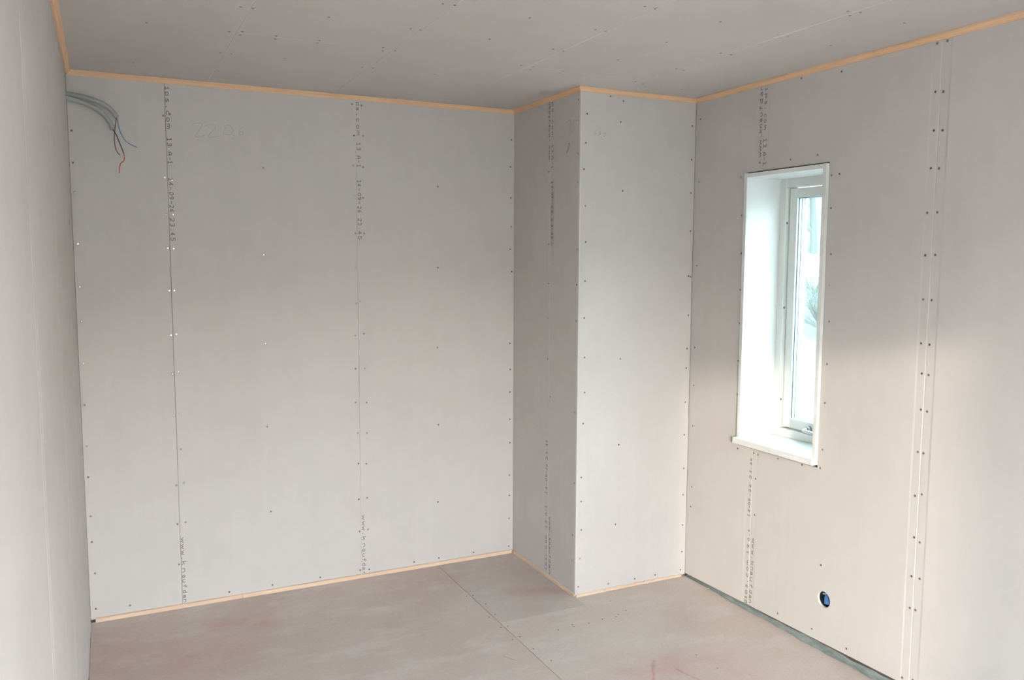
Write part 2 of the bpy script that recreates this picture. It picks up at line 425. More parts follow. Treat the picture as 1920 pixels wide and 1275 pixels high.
PRINTS = [
 ('B','down',0.0165,[('i',0.4138,2.4914),('p',0.4139,2.4649),('s',0.414,2.4358),('.',0.4141,2.4068),('c',0.4142,2.3789),('o',0.4143,2.3485),('m',0.4144,2.3179),('1',0.4145,2.2584),('3',0.4146,2.234),('A',0.4148,2.1924),('-',0.4148,2.1689),('1',0.4149,2.1532),('1',0.4151,2.0746),('4',0.4152,2.0537),('-',0.4153,2.0327),('0',0.4154,2.0081),('9',0.4154,1.9883),('-',0.4155,1.967),('2',0.4156,1.9487),('6',0.4156,1.9299),('2',0.4155,1.8867),('3',0.4155,1.8619),(':',0.4154,1.8395),('4',0.4153,1.8209),('5',0.4152,1.7957)]),
 ('B','down',0.0165,[('w',0.4125,0.3379),('w',0.4127,0.3056),('w',0.4129,0.2743),('.',0.413,0.2473),('k',0.4132,0.2219),('n',0.4134,0.1853),('a',0.4136,0.1554),('u',0.4138,0.1323),('f',0.4139,0.1051),('d',0.4141,0.0778),('a',0.4142,0.0532),('n',0.4144,0.0313)]),
 ('B','down',0.0165,[('p',1.3151,2.4936),('s',1.3152,2.4697),('.',1.3153,2.4403),('c',1.3154,2.4136),('o',1.3154,2.3802),('m',1.3155,2.3483),('1',1.3157,2.293),('3',1.3157,2.2688),('A',1.3159,2.2258),('-',1.3159,2.2042),('1',1.316,2.1837),('1',1.3162,2.1042),('4',1.3162,2.086),('-',1.3163,2.0635),('0',1.3164,2.0378),('9',1.3164,2.0174),('-',1.3165,1.9956),('2',1.3165,1.9711),('6',1.3166,1.952),('2',1.3163,1.9084),('3',1.3161,1.8865),(':',1.3159,1.8647),('4',1.3157,1.8428),('5',1.3155,1.8167)]),
 ('B','down',0.0165,[('w',1.3159,0.3291),('w',1.3165,0.2967),('w',1.317,0.2693),('.',1.3175,0.2413),('k',1.3172,0.2133),('n',1.3168,0.1764),('a',1.3165,0.1482),('u',1.3162,0.1215),('f',1.316,0.0948),('d',1.3157,0.0696),('a',1.3155,0.0473),('n',1.3152,0.0175)]),
 ('R','up',0.017,[('w',1.2019,2.1995),('w',1.2017,2.2274),('w',1.2015,2.2561),('.',1.2013,2.2856),('k',1.2012,2.3077),('n',1.2011,2.3313),('a',1.2009,2.3568),('u',1.2008,2.3837),('f',1.2006,2.4131),('d',1.2004,2.4449),('a',1.2002,2.4774),('n',1.2001,2.506)]),
 ('R','down',0.017,[('i',1.23,2.4934),('p',1.23,2.4643),('s',1.2301,2.4335),('.',1.2301,2.4092),('c',1.2301,2.3752),('o',1.2301,2.3501),('m',1.2302,2.3216),('1',1.2302,2.2624),('3',1.2302,2.238),('A',1.2303,2.1996),('-',1.2311,2.1801),('1',1.2323,2.1573)]),
 ('R','up',0.017,[('1',1.2069,0.4712),('4',1.2075,0.4936),('-',1.208,0.5117),('0',1.2085,0.5292),('9',1.2091,0.5478),('-',1.2099,0.5747),('2',1.2105,0.5951),('6',1.2111,0.6192),('2',1.2124,0.662),('3',1.2132,0.6887),(':',1.2137,0.7057),('4',1.2144,0.7286),('5',1.2151,0.7499)]),
 ('R','up',0.017,[('g',1.2001,0.0347),('i',1.2018,0.057),('p',1.2029,0.0848),('s',1.2041,0.1154),('.',1.2051,0.1404),('c',1.2063,0.1708),('o',1.2076,0.2039),('m',1.2087,0.2342),('1',1.2108,0.2864),('3',1.212,0.3165),('A',1.2134,0.3521),('-',1.2143,0.3752),('1',1.2151,0.3957)]),
 ('R','down',0.017,[('w',1.2426,0.3558),('w',1.2418,0.3269),('w',1.2408,0.2943),('.',1.2401,0.2691),('k',1.2393,0.2418),('n',1.2385,0.2146),('a',1.2378,0.19),('u',1.2369,0.1599),('f',1.2359,0.127),('d',1.2351,0.0976),('a',1.2343,0.072),('n',1.2328,0.0472)]),
 ('S','up',0.017,[('w',0.4077,2.2309),('w',0.4077,2.2574),('w',0.4077,2.2842),('.',0.4078,2.3166),('k',0.4078,2.3457),('n',0.4078,2.3718),('a',0.4079,2.3915),('u',0.4079,2.4135),('f',0.4079,2.4382),('d',0.4079,2.4591),('a',0.408,2.4827),('n',0.408,2.5041)]),
 ('S','down',0.017,[('p',0.441,2.4953),('s',0.441,2.4653),('.',0.441,2.4376),('c',0.441,2.4088),('o',0.4411,2.3789),('m',0.4411,2.3446),('1',0.4411,2.286),('3',0.4411,2.2615),('A',0.4412,2.2274),('-',0.4413,2.2008),('1',0.4416,2.1803),('1',0.4424,2.1031),('4',0.4427,2.0804),('-',0.4429,2.0642),('0',0.4431,2.0452),('9',0.4432,2.0289),('-',0.4434,2.0127),('2',0.4438,1.9779),('6',0.4441,1.9529),('2',0.4446,1.9121),('3',0.4449,1.8821),(':',0.4451,1.8668),('4',0.4453,1.8411),('5',0.4456,1.8206)]),
 ('S','up',0.017,[('1',0.4076,0.4624),('4',0.4079,0.4864),('-',0.4081,0.5081),('0',0.4084,0.5324),('9',0.4087,0.5525),('-',0.4089,0.5709),('2',0.4092,0.5928),('6',0.4094,0.6111),('2',0.4099,0.651),('3',0.4102,0.6786),(':',0.4105,0.6986),('4',0.4104,0.7221),('5',0.4102,0.741)]),
 ('S','up',0.017,[('i',0.409,0.041),('p',0.4089,0.0673),('s',0.4088,0.096),('.',0.4087,0.1193),('c',0.4086,0.1599),('o',0.4084,0.1926),('m',0.4083,0.2179),('1',0.4081,0.2746),('3',0.408,0.2995),('A',0.4078,0.3438),('-',0.4077,0.363),('1',0.4077,0.3836)]),
 ('S','down',0.017,[('w',0.448,0.3288),('w',0.4482,0.303),('w',0.4485,0.276),('.',0.4488,0.239),('k',0.449,0.2142),('n',0.4492,0.1936),('a',0.4494,0.17),('u',0.4496,0.1473),('f',0.4498,0.1228),('d',0.4501,0.0973),('a',0.4503,0.068),('n',0.4506,0.0369)]),
]
PENCIL = [
 ('B',[[(0.5173,2.3299),(0.5336,2.3409),(0.5573,2.3408),(0.5598,2.3255),(0.5317,2.2789),(0.5706,2.2859)],[(0.5718,2.3276),(0.5901,2.337),(0.6201,2.3373),(0.6197,2.3236),(0.5884,2.2809),(0.6399,2.2887)],[(0.6625,2.3329),(0.6811,2.3436),(0.6991,2.3292),(0.6984,2.3039),(0.6736,2.296),(0.6569,2.3074),(0.6685,2.3301)],[(0.7067,2.295),(0.6988,2.2756)],[(0.7488,2.3422),(0.7328,2.3221),(0.7304,2.303),(0.7477,2.301),(0.7468,2.3148),(0.7325,2.3113)]]),
 ('S',[[(0.5845,2.3848),(0.6068,2.3897),(0.6269,2.3886),(0.6201,2.3551),(0.6121,2.3088)],[(0.6621,2.3835),(0.6477,2.373),(0.6412,2.3341),(0.6594,2.3389),(0.6696,2.3699),(0.6621,2.3835)],[(0.673,2.3801),(0.7104,2.3748),(0.6941,2.3378)],[(0.6089,2.2818),(0.6204,2.2677),(0.6058,2.2511),(0.5934,2.2341)],[(0.6105,2.2798),(0.6018,2.2625),(0.5918,2.238)]]),
 ('F',[[(2.3018,2.3351),(2.287,2.3216),(2.2842,2.3106),(2.2935,2.3148),(2.2926,2.3201)],[(2.3191,2.331),(2.3105,2.325),(2.3192,2.3202),(2.3099,2.3123),(2.3193,2.3166),(2.3191,2.3302)],[(2.3238,2.3061),(2.3174,2.2966)],[(2.3493,2.3276),(2.3373,2.3214),(2.3473,2.3177),(2.3367,2.3069),(2.3461,2.3112),(2.3493,2.3269)]]),
]

# ------------------------------------------------------------------ setting: walls
def part_panel(plane, wall, u0, u1, v0, v1, **kw):
    mats = [M['ceiling'] if plane == 'C' else M['drywall'], M['gypsum']]
    o = slab('ceiling_panel' if plane == 'C' else 'drywall_panel', plane, u0, u1, v0, v1, 0.0, T, mats, wall, **kw)
    PANELS.setdefault(plane, []).append((u0, u1, v0, v1, o))
    return o
PANELS = {}
G1 = 0.0009

wall_back = tag(slab('wall_back', 'B', -0.10, C1 + 0.06, -0.05, H + 0.10, T + 0.0005, 0.14, [M['framing']]),
                'back wall of bare grey plasterboard with two printed joints', 'wall', 'structure')
part_panel('B', wall_back, 0.0004, S1 - G1, 0.012, H, chamfer=(0, 0, 0, 0))
part_panel('B', wall_back, S1 + G1, S2 - G1 * 0.6, 0.012, H)
part_panel('B', wall_back, S2 + G1 * 0.6, C1 - 0.001, 0.012, H)

wall_left = tag(slab('wall_left', 'L', -0.14, REAR + 0.3, -0.05, H + 0.10, T + 0.0005, 0.14, [M['framing']]),
                'left wall of bare plasterboard running along the picture edge', 'wall', 'structure')
lj = [-T, 0.62, 1.52, 2.42, 3.32, 4.22, REAR]
for a, b in zip(lj, lj[1:]):
    part_panel('L', wall_left, a + 0.0006, b - 0.0006, 0.003, H, chamfer=(0.0015, 0.0015, 0, 0), taper=(0.045, 0.045))

wall_chase_side = tag(slab('wall_chase_side', 'S', -0.02, C2 - T - 0.001, -0.05, H + 0.10, T + 0.0005, 0.06, [M['framing']]),
                      'narrow left side of the boxed-in corner, with printed joint and pencilled 707', 'wall', 'structure')
part_panel('S', wall_chase_side, -0.001, SJ - 0.0004, 0.012, H, chamfer=(0, 0.0016, 0, 0), taper=(0, 0.04))
part_panel('S', wall_chase_side, SJ + 0.0004, C2 - T - 0.0004, 0.012, H, chamfer=(0.0016, 0, 0, 0), taper=(0.04, 0))

wall_chase_front = tag(slab('wall_chase_front', 'F', C1 + 0.061, R + 0.02, -0.05, H + 0.10, T + 0.0005, 0.06, [M['framing']]),
                       'bright front of the boxed-in corner facing the room', 'wall', 'structure')
part_panel('F', wall_chase_front, C1, R - 0.0015, 0.006, H, chamfer=(0.0035, 0, 0, 0), cdepth=0.0010)

wall_right = tag(slab('wall_right', 'R', -0.14, REAR + 0.3, -0.30, H + 0.30, T + 0.0005, EXT - R, [M['framing'], M['framing']],
                      holes=[(WU0 + 0.001, WU1 - 0.001, WZ0 - 0.012, WZ1 + 0.001)]),
                 'right wall of bare plasterboard around the tall narrow window', 'wall', 'structure')
def rbot(u): return 0.013 + (u - 0.71) * 0.022
WH = (WU0 - 0.0015, WU1 + 0.0015, WZ0 - 0.012, WZ1 + 0.0060)
part_panel('R', wall_right, C2 + 0.001, J1 - 0.0004, 0.02, H, holes=[WH], taper=(0, 0.042), chamfer=(0, 0.0016, 0, 0), bottom=rbot)
pb = part_panel('R', wall_right, J1 + 0.0004, J2 - 0.0004, 0.02, H, holes=[WH], taper=(0.042, 0.042), chamfer=(0.0016, 0.0022, 0, 0), bottom=rbot)
for a, b in ((J2, J3), (J3, 3.931), (3.931, REAR)):
    part_panel('R', wall_right, a + 0.0004, b - 0.0004, 0.02, H, taper=(0.042, 0.042), chamfer=(0.0016, 0.0022, 0, 0), bottom=lambda u: 0.045)

# round hole for the socket box, cut through the board
HU, HZ, HR = 1.6895, 0.2305, 0.0355
bm = bmesh.new()
bmesh.ops.create_cone(bm, cap_ends=True, segments=40, radius1=HR, radius2=HR, depth=0.1)
bmesh.ops.rotate(bm, verts=bm.verts, matrix=Matrix.Rotation(math.pi / 2, 3, 'Y'))
bmesh.ops.translate(bm, verts=bm.verts, vec=(R, -HU, HZ))
cm = bpy.data.meshes.new('cutter'); bm.to_mesh(cm); bm.free(); cm.materials.append(M['gypsum'])
cutter = obj('cutter', cm)
md = pb.modifiers.new('hole', 'BOOLEAN'); md.object = cutter; md.operation = 'DIFFERENCE'; md.solver = 'EXACT'
md.material_mode = 'TRANSFER'
bpy.context.view_layer.update()
new_me = bpy.data.meshes.new_from_object(pb.evaluated_get(bpy.context.evaluated_depsgraph_get()))
pb.modifiers.clear(); pb.data = new_me
bpy.data.objects.remove(cutter)
# the framing behind the hole gives way to the box
md = wall_right.modifiers.new('hole', 'BOOLEAN')
bm = bmesh.new()
bmesh.ops.create_cone(bm, cap_ends=True, segments=40, radius1=0.040, radius2=0.040, depth=0.16)
bmesh.ops.rotate(bm, verts=bm.verts, matrix=Matrix.Rotation(math.pi / 2, 3, 'Y'))
bmesh.ops.translate(bm, verts=bm.verts, vec=(R, -HU, HZ))
cm = bpy.data.meshes.new('cutter'); bm.to_mesh(cm); bm.free(); cm.materials.append(M['framing'])
cutter = obj('cutter', cm)
md.object = cutter; md.operation = 'DIFFERENCE'; md.solver = 'EXACT'
bpy.context.view_layer.update()
new_me = bpy.data.meshes.new_from_object(wall_right.evaluated_get(bpy.context.evaluated_depsgraph_get()))
wall_right.modifiers.clear(); wall_right.data = new_me
bpy.data.objects.remove(cutter)

# rear wall: wide window inferred from sunlit band, narrow one added for sky light
RW = [(0.11, 1.30, 0.55, 2.10), (1.85, 2.35, 0.95, 2.10)]
wall_rear = tag(slab('wall_rear', 'A', -0.10, EXT, -0.30, H + 0.30, 0.0, 0.30, [M['drywall'], M['white']], holes=RW),
                'rear wall behind the viewer with a wide window and an added narrow one', 'wall', 'structure')
for n, (a, b, c, d) in enumerate(RW):
    wr = tag(empty('window_%d' % (n + 2), (0, 0, 0)), ('wide white window behind the viewer beside the left wall', 'narrow white window added behind the viewer for more sky light')[n], 'window', 'structure')
    P = PLANES['A']
    fw = 0.055
    for lo, hi in (((a, c), (a + fw, d)), ((b - fw, c), (b, d)), ((a + fw, c), (b - fw, c + fw)), ((a + fw, d - fw), (b - fw, d))):
        p, q = P(lo[0], lo[1], 0.16), P(hi[0], hi[1], 0.22)
        box('window_frame', [min(x, y) for x, y in zip(p, q)], [max(x, y) for x, y in zip(p, q)], M['frame'], wr)
    p, q = P(a + fw, c + fw, 0.188), P(b - fw, d - fw, 0.192)
    box('pane', [min(x, y) for x, y in zip(p, q)], [max(x, y) for x, y in zip(p, q)], M['glass'], wr)

# ------------------------------------------------------------------ ceiling and floor
ceiling = tag(slab('ceiling', 'C', -0.14, EXT, -0.14, REAR + 0.3, T + 0.0005, 0.25, [M['framing']]),
              'bare plasterboard ceiling of long narrow boards', 'ceiling', 'structure')
CX = [-T, 0.590, 1.185, 1.790, 2.400, R + T]
CV = [[-T, REAR], [-T, 0.975, 3.375, REAR], [-T, 2.75, REAR], [-T, 0.975, 3.375, REAR], [-T, 2.75, REAR]]
for k in range(5):
    for a, b in zip(CV[k], CV[k][1:]):
        part_panel('C', ceiling, CX[k] + 0.0003, CX[k + 1] - 0.0003, a + 0.0003, b - 0.0003,
                   chamfer=(0.0016, 0.0022, 0.0016 if a > 0 else 0, 0.0016 if b < REAR else 0), cdepth=0.0012)

floor = tag(slab('floor', 'G', -0.14, EXT, -0.14, REAR + 0.3, 0.0225, 0.25, [M['framing']]),
            'bare pinkish grey particle board floor with dark joints', 'floor', 'structure')
FX = 1.734
for (a, b, c, d, mk) in ((0.0008, FX - 0.0016, 0.004, 2.45, 'floor_a'), (0.0008, FX - 0.0016, 2.453, REAR, 'floor_a'),
                         (FX + 0.0016, C1 - 0.001, 0.004, 0.828, 'floor_b'), ):
    o = slab('floor_board', 'G', a, b, c, d, 0.0, 0.022, [M[mk]], floor)
    PANELS.setdefault('G', []).append((a, b, c, d, o))
o = slab('floor_board', 'G', FX + 0.0016, R - 0.004, 0.8286, 3.2, 0.0, 0.022, [M['floor_c']], floor); PANELS['G'].append((FX, R, 0.8286, 3.2, o))
o = slab('floor_board', 'G', FX + 0.0016, R - 0.004, 3.203, REAR, 0.0, 0.022, [M['floor_c']], floor); PANELS['G'].append((FX, R, 3.203, REAR, o))
o = slab('floor_board', 'G', C1 - 0.0005, R - 0.004, C2 - 0.02, 0.8283, 0.0, 0.022, [M['floor_c']], floor); PANELS['G'].append((C1, R, 0.7, 0.828, o))

# ------------------------------------------------------------------ pine cove strips under the ceiling
COVE = [(0, 0), (0.0205, 0), (0.0205, 0.0050), (0.0172, 0.0062), (0.0165, 0.0080), (0.0125, 0.0105), (0.0088, 0.0140), (0.0068, 0.0178), (0.0062, 0.0212), (0, 0.0212)]
def strip(name, start, direction, normal, length, prof, e0, e1, z0, zs, mat, parent=None, jitter=0.0, n=2):
    """extrude prof (distance off the wall, height) along a wall; e = +1 outside mitre, -1 inside mitre, 0 square"""
    s = Vector(start); d = Vector(direction); nn = Vector(normal)
    verts, faces = [], []
    m = len(prof)
    for i in range(n):
        t = i / (n - 1)
        jd = 1 + random.uniform(-jitter, jitter); jh = 1 + random.uniform(-jitter, jitter)
        for off, h in prof:
            along = length * t + (-e0 * off * (1 - t) + e1 * off * t)
            verts.append(s + d * along + nn * (off * jd) + Vector((0, 0, z0 + zs * h * jh)))
    for i in range(n - 1):
        for k in range(m):
            faces.append((i * m + k, i * m + (k + 1) % m, (i + 1) * m + (k + 1) % m, (i + 1) * m + k))
    faces.append(tuple(range(m))); faces.append(tuple(range((n - 1) * m, n * m)))
    return obj(name, pymesh(name, verts, faces, [mat]), parent)

zc = H - 0.0004
tag(strip('trim_1', (0.0003, -REAR, 0), (0, 1, 0), (1, 0, 0), REAR - 0.0005, COVE, 0, -1, zc, -1, M['pine_y'], n=40, jitter=0.08),
    'pine cove strip between the left wall and the ceiling', 'trim', 'structure')
tag(strip('trim_2', (0.0005, -0.0003, 0), (1, 0, 0), (0, -1, 0), C1 - 0.001, COVE, -1, -1, zc, -1, M['pine_x'], n=24, jitter=0.015),
    'pine cove strip along the top of the back wall', 'trim', 'structure')
tag(strip('trim_3', (C1 - 0.0003, -0.0005, 0), (0, -1, 0), (-1, 0, 0), C2 - 0.0005, COVE, -1, 1, zc, -1, M['pine_y']),
    'short pine cove strip atop the left side of the boxed-in corner', 'trim', 'structure')
tag(strip('trim_4', (C1, -C2 - 0.0003, 0), (1, 0, 0), (0, -1, 0), R - C1 - 0.0005, COVE, 1, -1, zc, -1, M['pine_x']),
    'short pine cove strip atop the front of the boxed-in corner', 'trim', 'structure')
tag(strip('trim_5', (R - 0.0003, -C2 - 0.0005, 0), (0, -1, 0), (-1, 0, 0), REAR - C2, COVE, -1, 0, zc, -1, M['pine_y'], n=24, jitter=0.015),
    'long pine cove strip along the top of the right wall', 'trim', 'structure')

# pine strips at the floor
SQ = [(0, 0), (0.0135, 0), (0.0135, 0.0165), (0.012, 0.0185), (0, 0.0185)]
SQ2 = [(0, 0), (0.0065, 0), (0.0065, 0.0125), (0.0055, 0.0135), (0, 0.0135)]
SQ3 = [(0, 0), (0.0085, 0), (0.0080, 0.0085), (0.0060, 0.0120), (0, 0.0125)]
bb = tag(empty('baseboard_back'), 'thin pine strip along the foot of the back wall', 'trim', 'structure')
strip('pine_strip', (0.020, -0.0003, 0), (1, 0, 0), (0, -1, 0), 0.684 - 0.020 - 0.0012, SQ, 0, 0, 0.0003, 1, M['pale_x'], bb)
strip('pine_strip', (0.6852, -0.0003, 0), (1, 0, 0), (0, -1, 0), C1 - 0.6852 - 0.0005, SQ, 0, -1, 0.0003, 1, M['pale_x'], bb, n=20, jitter=0.05)
tag(strip('baseboard_chase_side', (C1 - 0.0003, -0.015, 0), (0, -1, 0), (-1, 0, 0), C2 - 0.022, SQ2, 0, 0, 0.0003, 1, M['pale_y'], n=16, jitter=0.1),
    'thin pine strip at the foot of the boxed-in corner, left side', 'trim', 'structure')
tag(strip('baseboard_chase_front', (C1 + 0.004, -C2 - 0.0003, 0), (1, 0, 0), (0, -1, 0), 0.655, SQ3, 0, 0, 0.0003, 1, M['pale_x'], n=60, jitter=0.22),
    'ragged thin pine strip at the foot of the boxed-in corner, front', 'trim', 'structure')

# ------------------------------------------------------------------ window in the right wall
win = tag(empty('window_1'), 'tall narrow white window with deep lining in the right wall', 'window', 'structure')
XF = R - 0.014        # lining front edge
XW = 3.0975           # face of the fixed frame
BT = 0.020            # lining thickness
def rb(name, u0, u1, z0, z1, x0, x1, mat, parent, bevel=0.0012):
    return box(name, (x0, -u1, z0), (x1, -u0, z1), mat, parent, bevel)
SILL_T = 0.845
rb('lining_board', WU0, WU0 + BT, SILL_T, WZ1, XF, XW, M['white'], win)
rb('lining_board', WU1 - BT, WU1, SILL_T, WZ1, XF, XW, M['white'], win)
rb('lining_board', WU0 + BT, WU1 - BT, WZ1 - BT, WZ1 - 0.0005, XF + 0.001, XW, M['white'], win)
sill = rb('window_sill', WU0 - 0.004, WU1 + 0.002, SILL_T - 0.029, SILL_T, R - 0.036, R - 0.0006, M['white'], win, 0.002)
rb('sill_board', WU0 + 0.003, WU1 - 0.003, SILL_T - 0.029, SILL_T, R - 0.0006, XW, M['white'], sill, 0)
# outer reveal
for u0, u1, z0, z1 in ((WU0 + 0.001, WU0 + 0.02, WZ0, WZ1), (WU1 - 0.02, WU1 - 0.001, WZ0, WZ1), (WU0 + 0.02, WU1 - 0.02, WZ0, WZ0 + 0.02), (WU0 + 0.02, WU1 - 0.02, WZ1 - 0.02, WZ1)):
    rb('outer_reveal', u0, u1, z0, z1, XW + 0.0855, EXT + 0.01, M['render'], win, 0)
# fixed frame: face rebate of 22 mm in front of the sash
fr = empty('window_frame'); fr.parent = win
U0, U1, Z0, Z1 = WU0 + 0.002, WU1 - 0.002, WZ0 + 0.003, WZ1 - 0.001
fi = (WU0 + BT + 0.037, WU1 - BT - 0.037, 0.884, 2.058)       # inner edge of the frame (u0, u1, z0, z1)
rb('frame_jamb', U0, fi[0], Z0, Z1, XW, XW + 0.085, M['frame'], fr)
rb('frame_jamb', fi[1], U1, Z0, Z1, XW, XW + 0.085, M['frame'], fr)
rb('frame_head', fi[0], fi[1], fi[3], Z1, XW + 0.0006, XW + 0.085, M['frame'], fr)
rb('frame_sill', fi[0], fi[1], Z0, fi[2], XW + 0.0006, XW + 0.085, M['frame'], fr)
# dark joint behind the sash edge
for u0, u1, z0, z1 in ((fi[0], fi[0] + 0.0075, fi[2], fi[3]), (fi[1] - 0.0075, fi[1], fi[2], fi[3]), (fi[0] + 0.0075, fi[1] - 0.0075, fi[2], fi[2] + 0.0075), (fi[0] + 0.0075, fi[1] - 0.0075, fi[3] - 0.0075, fi[3])):
    rb('gasket', u0, u1, z0, z1, XW + 0.0935, XW + 0.096, M['gasket'], fr, 0)
sash = empty('sash'); sash.parent = win
XS = XW + 0.0225
s = (fi[0] + 0.004, fi[1] - 0.004, fi[2] + 0.0055, fi[3] - 0.0055)
g = (s[0] + 0.047, s[1] - 0.047, s[2] + 0.047, s[3] - 0.045)
rb('sash_stile', s[0], g[0], s[2], s[3], XS, XS + 0.070, M['frame'], sash)
rb('sash_stile', g[1], s[1], s[2], s[3], XS, XS + 0.070, M['frame'], sash)
rb('sash_rail', g[0], g[1], s[2], g[2], XS, XS + 0.070, M['frame'], sash)
rb('sash_rail', g[0], g[1], g[3], s[3], XS, XS + 0.070, M['frame'], sash)
glz = empty('glazing'); glz.parent = win
for k in range(3):
    xp = XS + 0.013 + k * 0.018
    rb('pane', g[0] + 0.0006, g[1] - 0.0006, g[2] + 0.0006, g[3] - 0.0006, xp, xp + 0.003, M['low_e'], glz, 0)
    e = 0.0022
    for u0, u1, z0, z1 in ((g[0], g[0] + e, g[2], g[3]), (g[1] - e, g[1], g[2], g[3]), (g[0] + e, g[1] - e, g[2], g[2] + e), (g[0] + e, g[1] - e, g[3] - e, g[3])):
        rb('gasket', u0, u1, z0, z1, xp - 0.0018, xp, M['gasket'], glz, 0)
    if k < 2:
        e = 0.0014
        for u0, u1, z0, z1 in ((g[0], g[0] + e, g[2], g[3]), (g[1] - e, g[1], g[2], g[3]), (g[0] + e, g[1] - e, g[2], g[2] + e), (g[0] + e, g[1] - e, g[3] - e, g[3])):
            rb('glazing_spacer', u0, u1, z0, z1, xp + 0.003, xp + 0.0162, M['spacer'], glz, 0)
# latch at the middle of the lower rail
latch = empty('latch'); latch.parent = win
lu, lz = 1.352, 0.903
def disc_x(name, x0, x1, u, z, r, mat, parent, r2=None, seg=28):
    bm = bmesh.new()
    bmesh.ops.create_cone(bm, cap_ends=True, segments=seg, radius1=r, radius2=r if r2 is None else r2, depth=x1 - x0)
    bmesh.ops.rotate(bm, verts=bm.verts, matrix=Matrix.Rotation(-math.pi / 2, 3, 'Y'))
    bmesh.ops.translate(bm, verts=bm.verts, vec=((x0 + x1) / 2, -u, z))
    me = bpy.data.meshes.new(name); bm.to_mesh(me); bm.free(); me.materials.append(mat)
    for p in me.polygons: p.use_smooth = len(p.vertices) == 4
    return obj(name, me, parent)
disc_x('latch_rosette', XS - 0.012, XS, lu, lz, 0.019, M['metal'], latch, 0.016)
disc_x('latch_neck', XS - 0.034, XS - 0.012, lu, lz, 0.010, M['metal'], latch)
tube('latch_lever', catmull([(XS - 0.034, -lu, lz), (XS - 0.042, -lu - 0.01, lz), (XS - 0.044, -lu - 0.05, lz - 0.002), (XS - 0.042, -lu - 0.105, lz - 0.004)]), 0.0085, M['metal'], latch)
rb('latch_keeper', lu + 0.016, lu + 0.045, lz - 0.022, lz - 0.006, XS - 0.010, XS, M['black'], latch)

# ------------------------------------------------------------------ screws
def screw_mesh():
    prof = [(0.0, -0.0006), (0.0008, -0.0006), (0.0009, 0.00040), (0.0020, 0.00038), (0.0031, 0.00033), (0.0042, 0.00025), (0.0044, 0.0001), (0.0052, 0.0), (0.0056, -0.0005)]
    seg = 12
    verts = [(0, 0, prof[0][1])]; faces = []
    for r, h in prof[1:]:
        for k in range(seg):
            verts.append((r * math.cos(2 * math.pi * k / seg), r * math.sin(2 * math.pi * k / seg), h))
    for k in range(seg): faces.append((0, 1 + k, 1 + (k + 1) % seg))
    for i in range(len(prof) - 2):
        for k in range(seg):
            a = 1 + i * seg + k; b = 1 + i * seg + (k + 1) % seg
            faces.append((a, a + seg, b + seg, b))
    me = pymesh('screw', verts, faces, [M['screw'], M['dimple_shade']], [1] * seg + [1] * seg + [0] * (4 * seg) + [1] * (2 * seg), smooth=False, fix=False)
    return me
SM = screw_mesh()
def put_screw(plane, u, v, parent, lift=0.0006):
    P = PLANES[plane]
    o = bpy.data.objects.new('screw', SM)
    COL.objects.link(o); o.parent = parent
    o.location = P(u, v, -lift)
    q = Vector(NORMAL[plane]).to_track_quat('Z', 'Y').to_euler()
    o.rotation_euler = (q.x + random.uniform(-.028, .028), q.y + random.uniform(-.028, .028), q.z + random.uniform(-.028, .028))
    return o
def owner(plane, u, v):
    best = None
    for u0, u1, v0, v1, o in PANELS[plane]:
        d = max(u0 - u, u - u1, v0 - v, v - v1)
        if best is None or d < best[0]: best = (d, o, u0, u1, v0, v1)
    return best
for plane, pts in SCREWS.items():
    for u, v in pts:
        _, o, u0, u1, v0, v1 = owner(plane, u, v)
        if plane != 'C':
            u = min(max(u, u0 + 0.008), u1 - 0.008)
        if plane in 'BFSR': v = min(max(v, v0 + 0.025), H - 0.03)
        sc_ = put_screw(plane, u, v, o)
        k_ = 0.7 if plane == 'G' else 0.88
        sc_.scale = (k_, k_, k_)
# screws in the window rebate
for z in (1.888, 1.478, 1.024):
    o = bpy.data.objects.new('screw', SM); COL.objects.link(o); o.parent = fr
    o.location = (XW + 0.012, -fi[0] - 0.0006, z); o.scale = (1.15, 1.15, 1.15)
    o.rotation_euler = Vector((0, -1, 0)).to_track_quat('Z', 'Y').to_euler()

